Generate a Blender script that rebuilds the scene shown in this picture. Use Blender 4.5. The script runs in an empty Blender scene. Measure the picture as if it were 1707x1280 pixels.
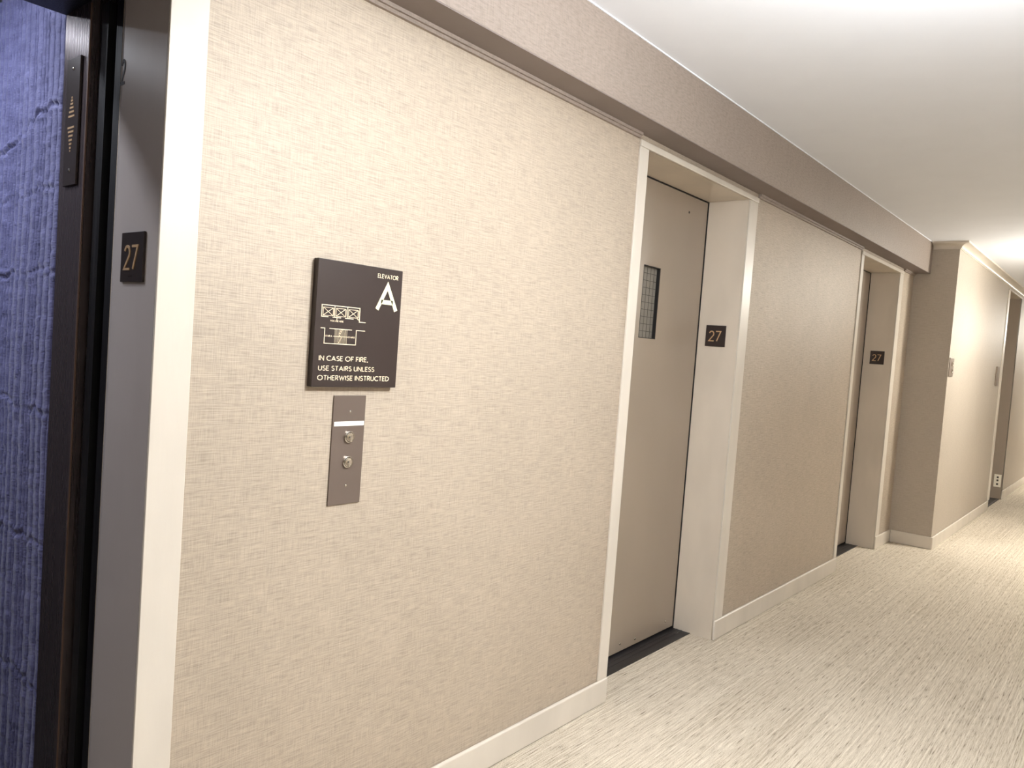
import bpy, bmesh, math, random
import numpy as np
from mathutils import Matrix, Vector

random.seed(7); rng = np.random.default_rng(7)
scene = bpy.context.scene
C = scene.collection

# ------------------------------------------------------------------ camera
YAW, PITCH, ROLL, FPX = math.radians(50.2401), math.radians(-2.7391), math.radians(4.211), 1272.2
fw = Vector((math.sin(YAW)*math.cos(PITCH), math.cos(YAW)*math.cos(PITCH), math.sin(PITCH)))
rt = Vector((math.cos(YAW), -math.sin(YAW), 0)); up = rt.cross(fw)
rt2 = rt*math.cos(ROLL) + up*math.sin(ROLL); up2 = up*math.cos(ROLL) - rt*math.sin(ROLL)
cam = bpy.data.cameras.new('camera'); camo = bpy.data.objects.new('camera', cam); C.objects.link(camo)
cam.sensor_width = 36; cam.lens = FPX/1707*36; cam.clip_start = .02
m3 = Matrix((rt2, up2, -fw)).transposed()
camo.matrix_world = Matrix.Translation((0, -1.529, 1.353)) @ m3.to_4x4()
scene.camera = camo

# ------------------------------------------------------------------ light and exposure
scene.view_settings.view_transform = 'Standard'
scene.view_settings.look = 'None'
scene.view_settings.gamma = 1
scene.view_settings.use_curve_mapping = False
scene.view_settings.exposure = 0.15
world = bpy.data.worlds.new('world'); scene.world = world; world.use_nodes = True
world.node_tree.nodes['Background'].inputs[0].default_value = (0, 0, 0, 1)
LAMP_NEAR = 205.0       # emission of the glass bowl of the near corridor lamp
LAMP_FAR = 175.0
LAMP_CAR = 500.0
LAMP_CAR_REAR = 65.0
COL_NEAR = (.95, .98, 1.0)
COL_FAR = (1.0, .97, .88)
COL_CAR = (.84, .89, 1.0)

# ------------------------------------------------------------------ materials
def lin(r, g, b):
    f = lambda c: (c/255/12.92 if c/255 <= .04045 else ((c/255+.055)/1.055)**2.4)
    return (f(r), f(g), f(b), 1)
def mat(name, col, rough=.5, metal=0, spec=.5, emit=None, strength=0, coat=0):
    m = bpy.data.materials.new(name); m.use_nodes = True
    b = m.node_tree.nodes['Principled BSDF']
    b.inputs['Base Color'].default_value = col
    b.inputs['Roughness'].default_value = rough
    b.inputs['Metallic'].default_value = metal
    b.inputs['Specular IOR Level'].default_value = spec
    b.inputs['Coat Weight'].default_value = coat
    if emit:
        b.inputs['Emission Color'].default_value = (*emit, 1); b.inputs['Emission Strength'].default_value = strength
    return m
class N:
    """small node helper"""
    def __init__(s, m): s.t = m.node_tree; s.b = s.t.nodes['Principled BSDF']
    def n(s, typ, **kw):
        o = s.t.nodes.new(typ)
        for k, v in kw.items():
            if k == 'ins':
                for a, b in v.items(): o.inputs[a].default_value = b
            else: setattr(o, k, v)
        return o
    def l(s, a, b): s.t.links.new(a, b)
    def uvw(s):
        """wall coordinates: (x + y, z) whichever way the wall faces"""
        tc = s.n('ShaderNodeTexCoord'); sp = s.n('ShaderNodeSeparateXYZ'); s.l(tc.outputs['Object'], sp.inputs[0])
        ad = s.n('ShaderNodeMath', operation='ADD'); s.l(sp.outputs[0], ad.inputs[0]); s.l(sp.outputs[1], ad.inputs[1])
        cb = s.n('ShaderNodeCombineXYZ'); s.l(ad.outputs[0], cb.inputs[0]); s.l(sp.outputs[2], cb.inputs[1])
        return cb.outputs[0]
    def noise(s, vec, scale, detail=2, rough=.5, sc=1):
        mp = s.n('ShaderNodeMapping'); mp.inputs['Scale'].default_value = scale; s.l(vec, mp.inputs[0])
        nz = s.n('ShaderNodeTexNoise', ins={'Scale': sc, 'Detail': detail, 'Roughness': rough}); s.l(mp.outputs[0], nz.inputs['Vector'])
        return nz.outputs['Fac']
    def ramp(s, fac, stops):
        r = s.n('ShaderNodeValToRGB'); s.l(fac, r.inputs[0]); e = r.color_ramp.elements
        while len(e) < len(stops): e.new(.5)
        for i, (p, c) in enumerate(stops): e[i].position = p; e[i].color = c
        return r.outputs[0]
    def mix(s, fac, a, b, blend='MIX'):
        x = s.n('ShaderNodeMix', data_type='RGBA', blend_type=blend)
        for sock, v in ((x.inputs[0], fac), (x.inputs[6], a), (x.inputs[7], b)):
            if hasattr(v, 'is_linked'): s.l(v, sock)
            else: sock.default_value = v
        return x.outputs[2]
    def math(s, op, a, b):
        x = s.n('ShaderNodeMath', operation=op)
        for i, v in enumerate((a, b)):
            if hasattr(v, 'is_linked'): s.l(v, x.inputs[i])
            else: x.inputs[i].default_value = v
        return x.outputs[0]
    def bump(s, h, dist, strength=1):
        b = s.n('ShaderNodeBump', ins={'Distance': dist, 'Strength': strength}); s.l(h, b.inputs['Height']); s.l(b.outputs[0], s.b.inputs['Normal'])

def g(v): return (v, v, v, 1)
def wallpaper(name, base, amt=1.0, weft=(14, 330), warp=(420, 22)):
    m = mat(name, base, .52, .10, spec=.4); k = N(m); v = k.uvw()
    a = k.noise(v, (weft[0], weft[1], 1), 3, .55)
    b = k.noise(v, (warp[0], warp[1], 1), 2, .55)
    c = k.noise(v, (3, 3, 1), 2)
    a2 = k.noise(v, (38, 560, 1), 1, .5)
    h = k.math('ADD', k.math('ADD', k.math('MULTIPLY', a, .55), k.math('MULTIPLY', b, .35)), k.math('MULTIPLY', a2, .30))
    dk = tuple(x*(1-.30*amt) for x in base[:3])+(1,); lt = tuple(min(1, x*(1+.22*amt)) for x in base[:3])+(1,)
    col = k.ramp(h, [(.44, dk), (.60, base), (.78, lt)])
    col = k.mix(.10, col, k.ramp(c, [(.35, dk), (.65, lt)]))
    k.l(col, k.b.inputs['Base Color']); k.bump(h, .0012, .55)
    return m
M = {}
M['paper'] = wallpaper('linen_wallpaper', lin(175, 161, 144))
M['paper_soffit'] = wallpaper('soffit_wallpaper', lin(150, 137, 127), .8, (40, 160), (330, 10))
M['paper_far'] = wallpaper('far_wallpaper', lin(176, 165, 151), .5)
def paint(name, base, rough=.38, bump=.0004, wear=.10):
    m = mat(name, base, rough); k = N(m); tc = k.n('ShaderNodeTexCoord')
    a = k.noise(tc.outputs['Object'], (60, 60, 14), 3); c = k.noise(tc.outputs['Object'], (5, 5, 2), 3)
    dk = tuple(x*(1-wear) for x in base[:3])+(1,)
    k.l(k.ramp(c, [(.35, dk), (.6, base)]), k.b.inputs['Base Color']); k.bump(a, bump, .6)
    return m
M['trim'] = paint('cream_trim_paint', lin(212, 203, 190), .36)
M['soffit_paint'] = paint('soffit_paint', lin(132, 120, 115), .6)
M['jamb'] = paint('jamb_enamel', lin(214, 202, 186), .30)
M['jamb_shaded'] = paint('shaded_jamb_enamel', lin(176, 168, 164), .30)  # same cream jamb paint, its weaker and cooler light put into the colour
M['ceiling'] = paint('ceiling_paint', lin(238, 241, 248), .8, .0002, .015)
def carpet():
    m = mat('striped_carpet', lin(190, 175, 152), .95, spec=.1); k = N(m); tc = k.n('ShaderNodeTexCoord'); v = tc.outputs['Object']
    a = k.noise(v, (.9, 130, 1), 2, .6); b = k.noise(v, (13, 210, 1), 2, .55); c = k.noise(v, (230, 420, 1), 2, .6); d = k.noise(v, (1.2, 2.0, 1), 2)
    h = k.math('ADD', k.math('ADD', k.math('MULTIPLY', a, .34), k.math('MULTIPLY', b, .34)), k.math('MULTIPLY', c, .58))
    col = k.ramp(h, [(.48, lin(136, 124, 110)), (.575, lin(184, 172, 154)), (.665, lin(204, 193, 175)), (.78, lin(232, 223, 207))])
    dash = k.ramp(b, [(.29, g(1)), (.37, g(0))])
    col = k.mix(dash, col, lin(110, 97, 84))
    col = k.mix(.12, col, k.ramp(d, [(.35, lin(140, 125, 105)), (.65, lin(220, 208, 190))]))
    k.l(col, k.b.inputs['Base Color']); k.bump(h, .003, .7)
    return m
M['carpet'] = carpet()
def steel(name, base, rough, metal=.0, stretch=(300, 300, 3)):
    m = mat(name, base, rough, metal); k = N(m); tc = k.n('ShaderNodeTexCoord')
    a = k.noise(tc.outputs['Object'], stretch, 3)
    r = k.n('ShaderNodeMapRange', ins={'From Min': .3, 'From Max': .7, 'To Min': rough*.85, 'To Max': rough*1.2}); k.l(a, r.inputs[0]); k.l(r.outputs[0], k.b.inputs['Roughness'])
    k.bump(a, .00005, .3)
    return m
M['door'] = paint('taupe_door_enamel', lin(150, 136, 121), .32, .00003, .03)
M['sill'] = steel('black_sill', lin(30, 28, 30), .4)
M['nosing'] = mat('sill_nosing', lin(92, 90, 92), .35, .8)
M['black'] = mat('dark_shaft', lin(8, 8, 10), .6)
M['black_gloss'] = steel('dark_panel_edge', lin(9, 8, 12), .45)
M['column'] = steel('dark_bronze_steel', lin(104, 93, 95), .28, .72, (220, 220, 2))
M['edge_glint'] = mat('warm_edge_glint', lin(122, 98, 86), .45, .5)
M['plate'] = mat('dark_bronze_plate', lin(56, 47, 45), .33, .3)
M['sign'] = mat('brown_sign_face', lin(52, 42, 38), .36, .15)
M['sign_edge'] = mat('brown_sign_edge', lin(40, 31, 28), .5)
M['ink'] = mat('cream_lettering', lin(244, 226, 196), .5)
M['lume'] = mat('pale_yellow_lettering', lin(244, 238, 196), .5)
M['gold'] = mat('gold_numeral', lin(206, 172, 132), .35, .4)
M['panel'] = mat('bronze_call_plate', lin(112, 99, 90), .32, .35)
M['chrome'] = mat('chrome', lin(225, 220, 212), .14, 1)
M['strip'] = mat('white_strip', lin(250, 246, 238), .4)
M['glass'] = mat('wired_glass', lin(120, 115, 106), .4, 0, .4)  # opaque grey base paints the reflections of a pane before the dark shaft
M['wire'] = mat('wire_mesh', lin(70, 66, 60), .5, .5)
M['gasket'] = mat('black_gasket_and_gap', lin(22, 20, 20), .6)
M['white'] = mat('white_plastic', lin(240, 232, 214), .35)
M['slot'] = mat('outlet_slot', lin(60, 54, 44), .6)
M['ink_black'] = mat('black_paint', lin(28, 26, 28), .5)
M['far_plate'] = mat('taupe_plate', lin(122, 108, 96), .35, .3)
M['car'] = steel('car_wall', lin(70, 68, 76), .35, .5)
M['near_bowl'] = mat('near_lamp_glass', (.9, .88, .82, 1), .4, emit=COL_NEAR, strength=LAMP_NEAR)
M['far_bowl'] = mat('far_lamp_glass', (.9, .88, .82, 1), .4, emit=COL_FAR, strength=LAMP_FAR)
M['car_lens'] = mat('car_lamp_lens', (.9, .9, .95, 1), .4, emit=COL_CAR, strength=LAMP_CAR)
M['car_lens_rear'] = mat('car_rear_lamp_lens', (.9, .9, .95, 1), .4, emit=COL_CAR, strength=LAMP_CAR_REAR)
M['bracket'] = mat('lamp_metal', lin(190, 180, 165), .3, .9)
def quilt():
    m = mat('navy_quilted_cloth', lin(94, 94, 134), .7, spec=.3); k = N(m); tc = k.n('ShaderNodeTexCoord'); v = tc.outputs['Object']
    a = k.noise(v, (1, 60, 170), 3, .6); b = k.noise(v, (1, 14, 45), 3)
    k.l(k.ramp(b, [(.3, lin(78, 79, 120)), (.7, lin(106, 107, 150))]), k.b.inputs['Base Color'])
    k.b.inputs['Sheen Weight'].default_value = .25
    k.bump(a, .004, .7)
    return m
M['quilt'] = quilt()

# ------------------------------------------------------------------ mesh helpers
def obj(name, bm, m, parent=None, bevel=0, smooth=False):
    me = bpy.data.meshes.new(name); bmesh.ops.recalc_face_normals(bm, faces=bm.faces); bm.to_mesh(me); bm.free()
    me.materials.append(M[m] if isinstance(m, str) else m)
    o = bpy.data.objects.new(name, me); C.objects.link(o)
    if smooth:
        for p in me.polygons: p.use_smooth = True
    if bevel:
        b = o.modifiers.new('bevel', 'BEVEL'); b.width = bevel; b.segments = 3; b.limit_method = 'ANGLE'
    if parent: put(o, parent)
    return o
def put(o, parent):
    o.parent = parent; o.matrix_parent_inverse = parent.matrix_basis.inverted()
def tag(o, label, cat, group=None, kind=None):
    o['label'] = label; o['category'] = cat
    if group: o['group'] = group
    if kind: o['kind'] = kind
    return o
def thing(name, loc, label, cat, group=None, kind=None, rz=0):
    o = bpy.data.objects.new(name, None); C.objects.link(o); o.empty_display_size = .05
    o.matrix_basis = Matrix.Translation(loc) @ Matrix.Rotation(rz, 4, 'Z')
    return tag(o, label, cat, group, kind)
def box(bm, x0, x1, y0, y1, z0, z1):
    v = [bm.verts.new((x, y, z)) for z in (z0, z1) for x, y in ((x0, y0), (x1, y0), (x1, y1), (x0, y1))]
    for f in ((3, 2, 1, 0), (4, 5, 6, 7), (0, 1, 5, 4), (1, 2, 6, 5), (2, 3, 7, 6), (3, 0, 4, 7)): bm.faces.new([v[i] for i in f])
    return bm
def B(*b):
    bm = bmesh.new()
    for q in b: box(bm, *q)
    return bm
def prism(bm, pts, y0, y1):
    """polygon in x,z extruded along y"""
    a = [bm.verts.new((x, y0, z)) for x, z in pts]; b = [bm.verts.new((x, y1, z)) for x, z in pts]
    bm.faces.new(a); bm.faces.new(b[::-1])
    for i in range(len(pts)): j = (i+1) % len(pts); bm.faces.new((a[i], b[i], b[j], a[j]))
    return bm
def lathe(prof, c, axis='Z', seg=32, sgn=1):
    """profile (r, h) turned about an axis through c; axis 'Y' points h towards -y"""
    bm = bmesh.new(); rings = []
    for r, h in prof:
        ring = []
        for i in range(seg):
            t = 2*math.pi*i/seg; a, b = r*math.cos(t), r*math.sin(t)
            ring.append(bm.verts.new((c[0]+a, c[1]+b, c[2]+h) if axis == 'Z' else (c[0]+a, c[1]-h, c[2]+b)))
        rings.append(ring)
    for p, q in zip(rings, rings[1:]):
        for i in range(seg): j = (i+1) % seg; bm.faces.new((p[i], p[j], q[j], q[i]))
    bm.faces.new(rings[0]); bm.faces.new(rings[-1][::-1])
    return bm
def ribbon(bm, pts, w, y0, y1, closed=False):
    """stroke of width w through pts (x,z), mitred, extruded y0..y1 (y0 is the front)"""
    n = len(pts); L = []; R = []
    for i in range(n):
        p = Vector(pts[i])
        a = Vector(pts[i-1]) if (i > 0 or closed) else None
        b = Vector(pts[(i+1) % n]) if (i < n-1 or closed) else None
        d1 = (p-a).normalized() if a is not None else None; d2 = (b-p).normalized() if b is not None else None
        if d1 is None: d1 = d2
        if d2 is None: d2 = d1
        n1 = Vector((-d1.y, d1.x)); n2 = Vector((-d2.y, d2.x)); mv = n1+n2
        if mv.length < 1e-4: mv = n1
        mv.normalize(); s = w/2/max(.5, mv.dot(n1))
        L.append(p+mv*s); R.append(p-mv*s)
    rng_ = range(n if closed else n-1)
    V = [[bm.verts.new((q.x, y, q.y)) for q in S] for y in (y0, y1) for S in (L, R)]
    for i in rng_:
        j = (i+1) % n
        bm.faces.new((V[0][i], V[1][i], V[1][j], V[0][j])); bm.faces.new((V[2][i], V[2][j], V[3][j], V[3][i]))
        bm.faces.new((V[0][i], V[0][j], V[2][j], V[2][i])); bm.faces.new((V[1][i], V[3][i], V[3][j], V[1][j]))
    if not closed:
        for e in (0, n-1): bm.faces.new((V[0][e], V[2][e], V[3][e], V[1][e]))
    return bm

# ------------------------------------------------------------------ stroke lettering (geometric capitals)
def arc(cx, cy, rx, ry, a0, a1, n=12):
    return [(cx+rx*math.cos(math.radians(a0+(a1-a0)*i/n)), cy+ry*math.sin(math.radians(a0+(a1-a0)*i/n))) for i in range(n+1)]
GL = {
 'A': (.74, [[(0, 0), (.37, .93), (.74, 0)], [(.14, .30), (.60, .30)]]),
 'B': (.50, [[(0, 0), (0, 1), (.24, 1)]+arc(.24, .76, .22, .24, 90, -90)+[(0, .52)], [(.24, .52)]+arc(.26, .26, .24, .26, 90, -90)+[(0, 0)]]),
 'C': (.70, [arc(.46, .5, .46, .5, 52, 308, 18)]),
 'D': (.68, [[(0, 0), (0, 1), (.2, 1)]+arc(.22, .5, .46, .5, 90, -90, 14)+[(.2, 0), (0, 0)]]),
 'E': (.44, [[(.44, 1), (0, 1), (0, 0), (.44, 0)], [(0, .52), (.38, .52)]]),
 'F': (.42, [[(.42, 1), (0, 1), (0, 0)], [(0, .50), (.36, .50)]]),
 'H': (.62, [[(0, 0), (0, 1)], [(.62, 0), (.62, 1)], [(0, .52), (.62, .52)]]),
 'I': (.0, [[(0, 0), (0, 1)]]),
 'L': (.40, [[(0, 1), (0, 0), (.40, 0)]]),
 'N': (.64, [[(0, 0), (0, 1), (.64, 0), (.64, 1)]]),
 'O': (.92, [arc(.46, .5, .46, .5, 0, 345, 23)]),
 'R': (.50, [[(0, 0), (0, 1), (.24, 1)]+arc(.24, .74, .24, .26, 90, -90)+[(0, .48)], [(.22, .48), (.50, 0)]]),
 'S': (.46, [arc(.24, .755, .21, .245, 40, 270, 12)+arc(.23, .25, .24, .26, 90, -145, 12)]),
 'T': (.54, [[(0, 1), (.54, 1)], [(.27, 1), (.27, 0)]]),
 'U': (.58, [[(0, 1), (0, .30)]+arc(.29, .29, .29, .29, 180, 360, 12)+[(.58, 1)]]),
 'V': (.68, [[(0, 1), (.34, .07), (.68, 1)]]),
 'W': (1.0, [[(0, 1), (.26, .06), (.50, .88), (.74, .06), (1.0, 1)]]),
 'Y': (.62, [[(0, 1), (.31, .48), (.62, 1)], [(.31, .48), (.31, 0)]]),
 ',': (.10, [[(.08, .08), (.0, -.18)]]),
 '2': (.54, [arc(.27, .73, .25, .27, 165, -28, 14)+[(.0, 0), (.56, 0)]]),
 '7': (.54, [[(0, 1), (.54, 1), (.14, 0)]]),
 ' ': (.12, []),
}
def text(bm, s, x0, x1, z0, h, w, y0, y1):
    """letters of cap height h fitted between x0 and x1"""
    gap = .23; tot = sum(GL[c][0] for c in s)+gap*(len(s)-1)
    sx = (x1-x0-w)/tot; x = x0+w/2; hh = h-w
    closed_O = 'O'
    for c in s:
        wd, st = GL[c]
        for p in st: ribbon(bm, [(x+a*sx, z0+w/2+b*hh) for a, b in p], w, y0, y1, c == closed_O)
        x += (wd+gap)*sx
    return bm

# ================================================================== STRUCTURE
S_ = 'structure'
ZC, ZS, ZH, ZB = 2.425, 2.180, 2.134, .0987
XE, YR, YS, YD = 6.785, -.31, -.12, .2072
XW0, XW1, YOPP = -3.0, 16.0, -2.7
A0, A1 = -.248, .709
DO = {'B': (2.5375, 3.4946), 'C': (5.3885, 6.3457)}

tag(obj('floor', B((XW0, XW1, YOPP, .115, -.05, 0)), 'carpet'), 'beige carpet with fine lengthwise streaks along the corridor', 'floor', kind=S_)
tag(obj('ceiling', B((XW0, XW1, YOPP, 0, ZC, ZC+.05)), 'ceiling'), 'smooth off-white corridor ceiling', 'ceiling', kind=S_)
T = .0125                                        # thickness of the steel jamb linings
segs = [(XW0, A0-T), (A1+T, DO['B'][0]-T), (DO['B'][1]+T, DO['C'][0]-T), (DO['C'][1]+T, XE)]
bm = B(*[(a, b, 0, .25, 0, ZC) for a, b in segs])
for a, b in ((A0, A1), DO['B'], DO['C']): box(bm, a-T, b+T, 0, .25, ZH+T, ZC)
tag(obj('wall_left', bm, 'paper'), 'elevator wall papered in beige linen weave, with three doorways', 'wall', kind=S_)
tag(obj('wall_projecting', B((XE, 9.5875, YR, .25, 0, ZC), (10.5425, XW1, YR, .25, 0, ZC), (9.5875, 10.5425, YR, .25, 2.3525, ZC)), 'paper_far'),
    'projecting beige wall past the last elevator door, with a doorway', 'wall', kind=S_)
tag(obj('wall_right', B((XW0, XW1, YOPP-.1, YOPP, 0, ZC)), 'paper_far'), 'plain beige wall facing the elevator doors', 'wall', kind=S_)
tag(obj('wall_back', B((XW0-.1, XW0, YOPP, .25, 0, ZC)), 'paper_far'), 'beige end wall of the corridor on the near side', 'wall', kind=S_)
tag(obj('wall_front', B((XW1, XW1+.1, YOPP, .25, 0, ZC)), 'paper_far'), 'beige end wall far down the corridor', 'wall', kind=S_)
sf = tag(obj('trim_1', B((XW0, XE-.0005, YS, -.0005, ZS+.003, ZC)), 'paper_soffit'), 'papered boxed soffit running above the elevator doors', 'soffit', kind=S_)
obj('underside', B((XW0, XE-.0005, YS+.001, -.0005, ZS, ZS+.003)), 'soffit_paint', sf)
tag(obj('trim_2', B((XW0, XE-.001, YS-.004, YS, ZC-.004, ZC)), 'ceiling'), 'thin white paint bead between soffit and ceiling', 'trim', kind=S_)
# strip between wallpaper and soffit, stopping at each head casing
bm = bmesh.new()
for a, b in ((XW0, A0-.08), (.79, 2.470), (3.597, 5.330), (6.460, XE-.001)):
    box(bm, a, b, -.010, 0, 2.1605, ZS); box(bm, a, b, -.017, -.010, 2.170, ZS)
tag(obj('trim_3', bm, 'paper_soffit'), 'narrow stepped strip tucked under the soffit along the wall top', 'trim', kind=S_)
# crown moulding, mitred round the corner of the projecting wall
prof = [(.0, 2.372), (.006, 2.372), (.006, 2.378), (.012, 2.378)]+[(.012+.05*(1-math.cos(math.radians(t))), 2.378+.032*math.sin(math.radians(t))) for t in range(10, 91, 10)]+[(.068, 2.412), (.068, ZC), (0, ZC)]
bm = bmesh.new(); rows = [[bm.verts.new(p) for p in ((XE-d, YS-.0045, z), (XE-d, YR-d, z), (XW1, YR-d, z))] for d, z in prof]
for i in range(len(rows)):
    p, q = rows[i], rows[(i+1) % len(rows)]
    for k in (0, 1): bm.faces.new((p[k], p[k+1], q[k+1], q[k]))
bm.faces.new([r[0] for r in rows]); bm.faces.new([r[2] for r in rows][::-1])
tag(obj('trim_4', bm, 'trim'), 'cream cove crown moulding turning the corner of the projecting wall', 'moulding', kind=S_)
# baseboards
YB = -.0135
def baseboard(name, boxes, label):
    tag(obj(name, B(*boxes), 'trim', bevel=.006), label, 'baseboard', kind=S_)
baseboard('baseboard_left', [(A1+.079, DO['B'][0], YB, 0, 0, ZB)], 'cream baseboard under the elevator sign')
baseboard('baseboard_middle', [(DO['B'][1], DO['C'][0], YB, 0, 0, ZB)], 'cream baseboard between the two closed elevator doors')
baseboard('baseboard_short', [(DO['C'][1], XE, YB, 0, 0, ZB)], 'very short cream baseboard beside the farthest elevator door')
baseboard('baseboard_return', [(XE+YB, XE, YR+YB, YB-.0005, 0, ZB)], 'cream baseboard on the shaded end of the projecting wall')
baseboard('baseboard_projecting', [(XE, 9.50, YR+YB, YR, 0, ZB)], 'cream baseboard along the lit projecting wall')
baseboard('baseboard_far', [(10.53, XW1, YR+YB, YR, 0, ZB)], 'cream baseboard past the far doorway')
baseboard('baseboard_right', [(XW0, XW1, YOPP, YOPP-YB, 0, ZB)], 'cream baseboard of the wall facing the elevators')

# ------------------------------------------------------------------ doorways
YC = -.007
def doorway(name, x0, x1, cl, cr, label, y_back=.2072, zt=ZH, y_face=0, head=.024, cbot=ZB, jm='jamb'):
    d = thing(name, ((x0+x1)/2, y_face, 0), label, 'doorway', kind=S_)
    f = y_face+YC
    obj('casing', B((x0-cl, x0, f, y_face, cbot if cl else 0, zt)), 'trim', d, .0015)
    obj('casing', B((x1, x1+cr, f, y_face, cbot, zt)), 'trim', d, .0015)
    obj('head_casing', B((x0-cl, x1+cr, f-.004, y_face, zt, zt+head)), 'trim', d, .003)
    obj('jamb', B((x0-T, x0, y_face+.0005, y_back, 0, zt)), jm, d)
    obj('head_jamb', B((x0, x1, y_face+.0005, y_back, zt, zt+T)), jm, d)
    return d
# A: open doorway with the car behind it
dA = doorway('door_1', A0, A1, .079, .079, 'open elevator doorway with cream casing beside the fire sign', .2207, cbot=0, jm='jamb_shaded')
bm = bmesh.new()
pts = [(A1, .0005), (A1+T, .0005), (A1+T, .2207), (A1+.0075, .2207), (A1+.005, .216), (A1, .197)]
a = [bm.verts.new((x, y, 0)) for x, y in pts]; b = [bm.verts.new((x, y, ZH)) for x, y in pts]
bm.faces.new(a); bm.faces.new(b[::-1])
for i in range(len(pts)): bm.faces.new((a[i], b[i], b[(i+1) % 6], a[(i+1) % 6]))
obj('jamb', bm, 'jamb_shaded', dA)
obj('sill', B((A0, A1, .115, .30, -.05, .003)), 'sill', dA)
# black floor numeral painted high on the jamb
bm = bmesh.new(); GLs = GL['2'][1][0]
ribbon(bm, [(-.030+.030*u, .047*v) for u, v in GLs], .0065, -.0006, 0)
for v in bm.verts: v.co = Vector((A1+v.co.y-.0002, -v.co.x+.172, v.co.z+1.851))
o = obj('floor_numeral', bm, 'ink_black', dA); o['label'] = 'black numeral 2 near the inner edge of the jamb'
# pocket behind the jamb: edges of the slid-back landing door and car door
obj('landing_door_edge', B((A1+.012, A1+.30, .2375, .268, .006, 2.09)), 'black_gloss', dA)
obj('door_pocket', B((A1+.32, A1+.34, .2505, .352, 0, 2.4), (A0-.34, A1+.34, .2505, .352, 2.16, 2.40)), 'black', dA)
obj('landing_door_header', B((A0-.3, A1+.3, .2505, .34, 2.10, 2.16)), 'black', dA)
# B and C: recessed closed doors
def closed(d, x0, x1, window):
    obj('jamb', B((x1, x1+T, .0005, .245, 0, ZH)), 'jamb', d, .001)
    if window:
        a, b, z0, z1 = 2.928, 3.078, 1.437, 1.758
        pn = obj('door_panel', B((x0-.06, a, YD, YD+.032, .014, ZH-.006), (b, x1-.007, YD, YD+.032, .014, ZH-.006), (a, b, YD, YD+.032, .014, z0), (a, b, YD, YD+.032, z1, ZH-.006)), 'door', d)
        obj('vision_glass', B((a, b, YD+.016, YD+.021, z0, z1)), 'glass', pn)
        obj('gasket', B((b-.006, b, YD+.001, YD+.016, z0, z1), (a, b-.006, YD+.001, YD+.016, z1-.004, z1), (a, b-.006, YD+.001, YD+.016, z0, z0+.003), (a, a+.003, YD+.001, YD+.016, z0+.003, z1-.004)), 'gasket', pn)
        bm = bmesh.new()
        for i in range(1, 10): z = z0+(z1-z0)*i/10; box(bm, a+.003, b-.006, YD+.0150, YD+.0164, z-.0011, z+.0011)
        for i in range(1, 5): x = a+(b-a)*i/5; box(bm, x-.0009, x+.0009, YD+.0152, YD+.0164, z0+.003, z1-.004)
        obj('wire_grid', bm, 'wire', pn)
        obj('key_hole', lathe([(.006, 0), (.006, .0008)], (3.301, YD, 2.051), 'Y', 12), 'gasket', pn)
        for x, z in ((2.984, .050), (3.118, .040), (3.408, .056)):
            obj('screw', lathe([(.007, 0), (.0065, .002), (.003, .003)], (x, YD, z), 'Y', 12), 'chrome', pn, smooth=True)
    else:
        pn = obj('door_panel', B((x0-.06, x1-.007, YD, YD+.032, .014, ZH-.006)), 'door', d)
    obj('door_gap_shade', B((x1-.0045, x1-.0003, YD-.004, YD+.03, .002, ZH-.0045), (x0, x1-.0003, YD-.004, YD-.0005, ZH-.0045, ZH-.0003)), 'gasket', d)  # black strips painting the dark gap between door and frame
    obj('shaft_backing', B((x0-.06, x1+T, YD+.040, YD+.060, -.05, ZH+T)), 'black', d)
    s = obj('sill', B((x0, x1, .118, YD+.040, -.05, .002)), 'sill', d)
    obj('sill_groove', B((x0, x1, .155, .163, .002, .0032), (x0, x1, .180, .188, .002, .0032)), 'sill', s)
    obj('nosing', B((x0, x1, .112, .118, -.02, .0035)), 'sill' if window else 'nosing', s)
dB = doorway('door_2', *DO['B'], .0635, .0935, 'closed taupe elevator door with a small wired vision window', .245)
closed(dB, *DO['B'], True)
dC = doorway('door_3', *DO['C'], .0545, .100, 'narrowly seen elevator door beside the shaded end of the projecting wall', .245)
closed(dC, *DO['C'], False)
# D: far doorway in the projecting wall
dD = doorway('door_4', 9.60, 10.53, .115, .0, 'far doorway with dark threshold in the projecting wall', -.07, 2.34, YR, .012)
obj('jamb', B((10.53, 10.5425, YR+.0005, -.07, 0, 2.34)), 'door', dD)
obj('door_panel', B((9.60, 10.53, -.10, -.07, .01, 2.335)), 'door', dD)
s = obj('sill', B((9.60, 10.53, YR+.012, -.10, 0, .004)), 'sill', dD); obj('nosing', B((9.60, 10.53, YR+.02, YR+.032, .004, .006)), 'nosing', s)
obj('door_stop', B((9.60, 9.75, YR+.05, YR+.075, 2.30, 2.325)), 'trim', dD)

# ================================================================== ELEVATOR CAR
XP = .700                                       # face of the car's front column
car = thing('elevator_car', (.2, 1.1, 0), 'dark elevator car with a steel front column inside the open doorway', 'elevator')
col = obj('front_column', B((XP, XP+.30, .355, .500, 0, 2.34)), 'column', car, .002)
obj('edge_reflection', B((XP-.0012, XP+.002, .3535, .357, .01, 2.052)), 'edge_glint', col)  # added strip: the corridor's warm reflection on the column edge, painted as colour
obj('front_column', B((A0-.30, A0+.009, .355, .500, 0, 2.34)), 'column', car, .002)
obj('car_header', B((A0+.009, XP, .355, .500, 2.056, 2.34)), 'black_gloss', car)
obj('car_door_edge', B((XP+.016, XP+.30, .300, .335, .006, 2.05)), 'black_gloss', car)
obj('side_wall', B((.726, .746, .500, 1.95, 0, 2.34)), 'car', car)
obj('side_wall', B((A0-.05, A0-.03, .500, 1.95, 0, 2.34)), 'car', car)
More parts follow.
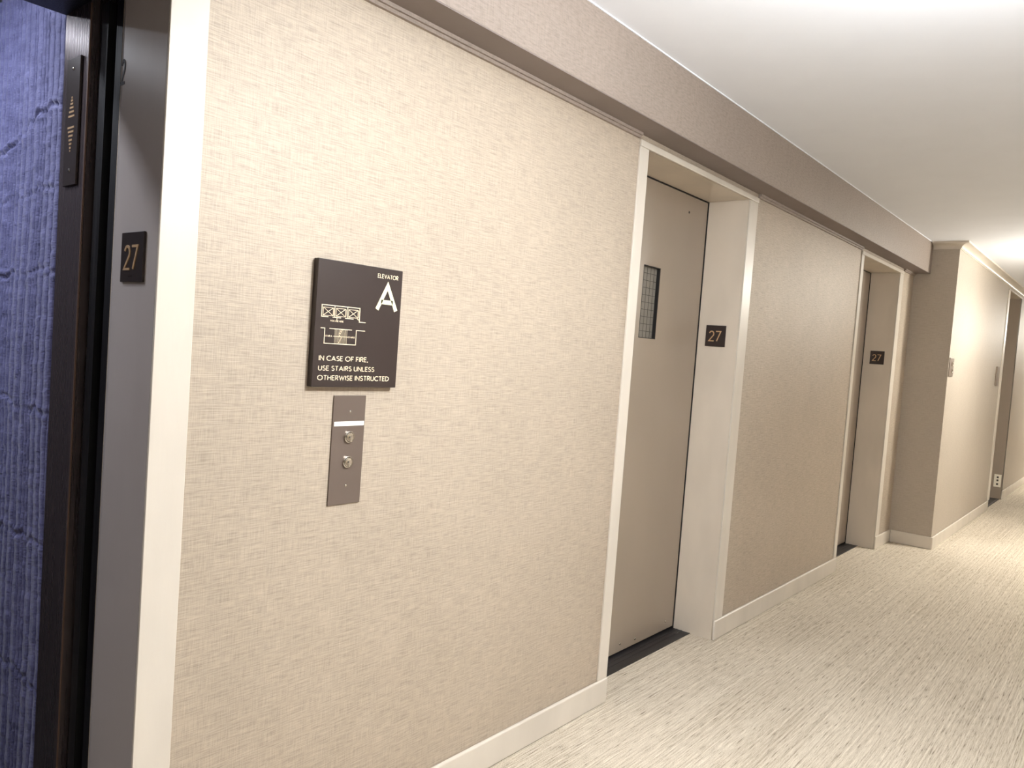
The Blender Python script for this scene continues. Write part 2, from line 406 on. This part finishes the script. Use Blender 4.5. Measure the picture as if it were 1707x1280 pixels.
obj('rear_wall', B((A0-.03, .726, 1.93, 1.95, 0, 2.34)), 'car', car)
obj('car_floor', B((A0-.05, .746, .302, 1.95, -.05, 0)), 'sill', car)
obj('car_ceiling', B((A0-.05, .746, .500, 1.95, 2.34, 2.36)), 'car', car)
for x, y, m in ((-.15, .78, 'car_lens'), (.22, .78, 'car_lens'), (-.15, 1.47, 'car_lens_rear'), (.31, 1.47, 'car_lens_rear')):
    r = obj('downlight_ring', lathe([(.050, 0), (.062, -.004), (.062, -.010), (.044, -.012), (.044, 0)], (x, y, 2.34)), 'bracket', car, smooth=False)
    obj('lens', lathe([(.043, -.002), (.043, -.008), (.02, -.011)], (x, y, 2.34)), m, r)

# riding lantern on the column: local x runs towards -y, faces -x
def jamb_thing(name, x, y, z, label, cat, group=None): return thing(name, (x, y, z), label, cat, group, rz=-math.pi/2)
def local(o, parent):            # part built in the thing's own axes
    o.parent = parent; o.matrix_parent_inverse = Matrix.Identity(4); return o
def lobj(name, bm, m, parent, bevel=0, smooth=False): return local(obj(name, bm, m, None, bevel, smooth), parent)
ln = jamb_thing('direction_indicator', XP-.0003, .4235, 1.651, 'tall dark indicator plate with up and down arrows of bars on the car column', 'indicator')
fp = lobj('faceplate', B((-.0375, .0375, -.006, 0, 0, .291)), 'plate', ln, .0012)
for k, (w, z) in enumerate([(.006, .2005), (.010, .1935), (.015, .1860), (.021, .1775), (.027, .1680), (.034, .1580)]):
    lobj('arrow_bar', B((-w/2, w/2, -.0068, -.006, z-.0022, z+.0022)), 'gold', fp)
for k, (w, z) in enumerate([(.036, .1320), (.030, .1225), (.024, .1130), (.019, .1035), (.013, .0945), (.008, .0860), (.004, .0790)]):
    lobj('arrow_bar', B((-w/2, w/2, -.0068, -.006, z-.0022, z+.0022)), 'gold', fp)
for z in (.266, .034): lobj('screw', lathe([(.0042, .006), (.0040, .0075), (.002, .0082)], (0, 0, z), 'Y', 14), 'chrome', fp, smooth=True)

# quilted moving blanket hung on the side wall of the car
ny, nz = 420, 540
Y = np.linspace(.503, 1.16, ny); Z = np.linspace(.06, 2.20, nz); YY, ZZ = np.meshgrid(Y, Z)
def vnoise(u, v, seed):
    r = np.random.default_rng(seed); t = r.random((64, 64)); iu = np.floor(u).astype(int); iv = np.floor(v).astype(int); fu = u-iu; fv = v-iv
    fu = fu*fu*(3-2*fu); fv = fv*fv*(3-2*fv); q = lambda a, b: t[a % 64, b % 64]
    return (q(iu, iv)*(1-fu)+q(iu+1, iv)*fu)*(1-fv)+(q(iu, iv+1)*(1-fu)+q(iu+1, iv+1)*fu)*fv
sh = .016*(vnoise(YY*6, ZZ*2.2, 1)-.5)+.006*(vnoise(YY*20, ZZ*6, 2)-.5)     # seams wander
ys = YY+sh
lines = np.cumsum(np.r_[.512, rng.uniform(.014, .044, 42)])
D = np.full_like(YY, 1.); 
for l in lines: D = np.minimum(D, np.abs(ys-l))
relief = .0075*np.clip(D/.011, 0, 1)**.5                                      # channels puffed between seams
relief -= .0040*np.exp(-(D/.0024)**2)                                         # stitched seams
relief += .0026*(vnoise(YY*30, ZZ*75, 3)-.5)*np.clip(D/.008, 0, 1)           # puckers across the channels
relief += .010*(vnoise(YY*5, ZZ*1.7, 4)-.5)
for z0, amp, tilt, fq in ((1.86, .0042, -.26, 20), (1.455, .0030, -.03, 26), (1.66, .002, -.05, 22), (1.11, .0025, .03, 24), (.78, .003, -.04, 20), (.42, .003, .05, 22)):
    zc = z0+tilt*(YY-.62)+.004*np.sin(YY*fq)+.022*(vnoise(YY*34, ZZ*0+z0*9, 5)-.5)
    d = (ZZ-zc)/.0065
    relief += amp*(.25+1.3*vnoise(YY*16, ZZ*0+z0*5, 6)**1.3)*(-np.exp(-d*d)+.75*np.exp(-(d-1.8)**2)+.5*np.exp(-(d+1.9)**2))
edge = np.clip((YY-.503)/.012, 0, 1); relief *= .3+.7*edge
X = .7135-.004-relief+.010*(1-edge)**2
Zw = ZZ-.125*np.exp(-((YY-.503)/.05)**1.2)*np.clip((ZZ-1.7)/.5, 0, 1)                 # sagging top corner
idx = np.arange(ny*nz).reshape(nz, ny)
front = np.stack([X, YY, Zw], -1).reshape(-1, 3)
back = np.array([(.7255, y, z) for z in (Z[0], 2.07) for y in (Y[0], Y[-1])])
faces = np.stack([idx[:-1, :-1], idx[1:, :-1], idx[1:, 1:], idx[:-1, 1:]], -1).reshape(-1, 4).tolist()
n0 = len(front); bk = [n0, n0+1, n0+2, n0+3]
faces.append([bk[0], bk[1], bk[3], bk[2]])
faces.append([int(i) for i in idx[:, 0]]+[bk[2], bk[0]]); faces.append([int(i) for i in idx[::-1, -1]]+[bk[1], bk[3]])
faces.append([int(i) for i in idx[-1, :]]+[bk[3], bk[2]]); faces.append([int(i) for i in idx[0, ::-1]]+[bk[0], bk[1]])
me = bpy.data.meshes.new('moving_blanket'); me.from_pydata(np.vstack([front, back]).tolist(), [], faces); me.update()
me.materials.append(M['quilt'])
for p in me.polygons: p.use_smooth = len(p.vertices) == 4
o = bpy.data.objects.new('moving_blanket', me); C.objects.link(o)
tag(o, 'blue quilted moving blanket hanging on the elevator car wall', 'blanket')

# ================================================================== SIGNS AND CALL STATIONS
# elevator A sign
sg = thing('elevator_sign', (1.0785, 0, 1.2263), 'large dark brown elevator sign with cream lettering and floor diagram', 'sign')
bd = lobj('board', B((0, .262, -.018, 0, 0, .302)), 'sign', sg, .0008)
lobj('backing', B((.001, .261, -.0176, -.0002, -.0008, .3028)), 'sign_edge', sg)
F0, F1 = -.0188, -.018
def T_(s, x0, x1, z0, h, w, m='ink', nm='lettering'):
    bm = bmesh.new(); text(bm, s, x0/1e3, x1/1e3, z0/1e3, h/1e3, w/1e3, F0, F1); return lobj(nm, bm, m, bd)
T_('ELEVATOR', 179, 247, 276.8, 11.2, 1.55)
T_('A', 177, 251, 192, 77.5, 11.2, 'lume', 'elevator_letter')
T_('IN CASE OF FIRE,', 16, 165, 62.4, 12.4, 1.75)
T_('USE STAIRS UNLESS', 16, 186.5, 38.6, 12.2, 1.75)
T_('OTHERWISE INSTRUCTED', 15, 237, 15.5, 12.4, 1.75)
T_('YOU ARE HERE', 42, 81.5, 156.6, 4.2, .6)
T_('STAIR A', 30.6, 50.4, 119.8, 4.2, .6)
T_('STAIR B', 98.6, 117.8, 119.8, 4.2, .6)
bm = bmesh.new()
def ln_(pts, w=1.5, closed=False): ribbon(bm, [(a/1e3, b/1e3) for a, b in pts], w/1e3, F0, F1, closed)
ln_([(36, 167.4), (16.5, 167.4), (16.5, 195.1), (129.3, 195.1), (129.3, 161), (149, 161)], 1.9)
for x in (53.6, 91.6): ln_([(x, 195), (x+.8, 167.4)], 1.7)
for x0, x1 in ((20.6, 49.7), (58.3, 86.2), (95.4, 124)):
    ln_([(x0, 170.4), (x0, 189.4), (x1, 189.4), (x1, 170.4)], 1.1, True)
    ln_([(x0, 170.4), (x1, 189.4)], 1.3); ln_([(x0, 189.4), (x1, 170.4)], 1.0)
    ln_([(x1+2, 171), (x1+2, 189)], .6)
ln_([(48.8, 167.4), (73, 167.4)], 2.2); ln_([(85.7, 167.4), (110.8, 167.4)], 2.2); ln_([(122.5, 168.5), (128, 165.8)], 2.0)
ln_([(61.5, 167), (61.5, 160.5)], 1.6)
ln_([(16.2, 140), (28, 140), (28, 104), (122, 104), (122, 140), (149, 140)], 1.7)
ln_([(41.6, 140), (108.3, 140)], 1.7)
for i in range(13): x = 57.8+i*3.0; ln_([(x, 140), (x, 104)], .45)
ln_([(54, 122), (98, 122)], 1.5); ln_([(81, 140), (71, 124), (79, 121.5), (69, 104.5)], 1.1); ln_([(77, 140), (69.5, 127)], .8)
lobj('floor_diagram', bm, 'ink', bd)

# hall call station under the sign
cs = thing('call_station', (1.1575, 0, .929), 'bronze hall call plate with two round buttons under the elevator sign', 'call panel')
pl = lobj('faceplate', B((0, .0995, -.004, 0, 0, .2745)), 'panel', cs, .0008)
lobj('white_strip', B((.0045, .0970, -.0046, -.004, .1985, .2095)), 'strip', pl)
for z in (.1705, .1075):
    bt = lobj('button_ring', lathe([(.0150, .004), (.0150, .0085), (.0135, .0100), (.0118, .0100), (.0112, .0085), (.0112, .004)], (.0515, 0, z), 'Y', 36), 'chrome', pl, smooth=False)
    lobj('button_cap', lathe([(.0110, .004), (.0110, .0100), (.0100, .0112), (.0060, .0104), (.0022, .0098)], (.0515, 0, z), 'Y', 36), 'chrome', bt)
    lobj('button_dot', lathe([(.0020, .0098), (.0019, .0106)], (.0515, 0, z), 'Y', 14), 'slot', bt)
for z in (.234, .0475): lobj('screw', lathe([(.0034, .004), (.0032, .0056), (.0015, .0064)], (.0515, 0, z), 'Y', 14), 'chrome', pl, smooth=True)

# floor number plates on the jambs
def plate27(x, yc, label):
    t = jamb_thing('floor_number_plate', x, yc, 1.430, label, 'floor sign', 'floor 27 plates on the door jambs')
    b = lobj('plate', B((-.051, .051, -.005, 0, 0, .1025)), 'plate', t, .0008)
    for ch, a0 in (('2', -.0360), ('7', -.0015)):
        bm = bmesh.new()
        for p in GL[ch][1]: ribbon(bm, [(a0+.0035+u*.046, .0265+v*.047) for u, v in p], .0052, -.0065, -.005)
        lobj('numeral', bm, 'gold', b)
    bm = bmesh.new()
    for i, (u, v) in enumerate(((0, 1), (0, 0), (1, 0), (2.4, 1), (2.4, 0), (3.4, 1), (5, 1), (6, 1), (5, 0), (6, 0))):
        u = u*.0024-.012; v = .0110+v*.0026; box(bm, u-.0007, u+.0007, -.0056, -.005, v-.0007, v+.0007)
    lobj('braille', bm, 'plate', b)
    return t
plate27(A1, .100, 'dark floor plate reading 27 on the shaded jamb of the open doorway')
plate27(DO['B'][1], .1105, 'dark floor plate reading 27 on the jamb by the vision-window door')
plate27(DO['C'][1], .1025, 'dark floor plate reading 27 on the jamb nearest the projecting wall')

# on the projecting wall
fc = thing('call_station', (6.800, YR, 1.377), 'small taupe call plate with two buttons at the edge of the projecting wall', 'call panel')
pl = lobj('faceplate', B((0, .160, -.006, 0, 0, .148)), 'far_plate', fc, .001)
for z in (.103, .047):
    bt = lobj('button_ring', lathe([(.018, .006), (.018, .012), (.014, .014), (.013, .012)], (.085, 0, z), 'Y', 24), 'chrome', pl)
fs = thing('room_sign', (9.19, YR, 1.324), 'narrow taupe sign plate beside the far doorway', 'sign')
lobj('board', B((0, .14, -.012, -.001, 0, .197)), 'far_plate', fs, .001); lobj('backing', B((.004, .136, -.001, 0, .004, .193)), 'sign_edge', fs)
ot = jamb_thing('power_outlet', 10.53, -.262, .140, 'white wall outlet low on the reveal of the far doorway', 'outlet')
op = lobj('cover_plate', B((-.036, .036, -.006, 0, 0, .148)), 'white', ot, .0015)
for z in (.034, .078, .114): lobj('socket', B((-.010, .010, -.0075, -.006, z-.011, z+.011)), 'slot', op, .003)

# ================================================================== CORRIDOR LAMPS (flush glass bowls on the ceiling)
def lamp(x, y, m, label):
    t = thing('ceiling_lamp', (x, y, ZC), label, 'lamp', 'glass bowl ceiling lamps')
    obj('canopy', lathe([(.065, 0), (.065, -.012), (.050, -.022), (.010, -.024)], (x, y, ZC), seg=32), 'bracket', t)
    q = -.12                                                                    # drop of the bowl below a close mount
    obj('stem', lathe([(.008, -.020), (.008, q-.150)], (x, y, ZC), seg=12), 'bracket', t)
    obj('glass_bowl', lathe([(.150, -.130), (.165, -.145), (.155, -.180), (.120, -.212), (.060, -.232), (.012, -.238), (.010, -.150)], (x, y, ZC+q), seg=40), m, t, smooth=True)
    obj('finial', lathe([(.012, -.237), (.014, -.244), (.008, -.252), (.003, -.258)], (x, y, ZC+q), seg=16), 'bracket', t, smooth=True)
lamp(1.55, -1.40, 'near_bowl', 'round glass bowl lamp hanging before the elevator sign')
lamp(7.30, -1.45, 'far_bowl', 'round glass bowl lamp hanging before the projecting wall')
lamp(13.2, -1.45, 'far_bowl', 'round glass bowl lamp hanging far past the last doorway')
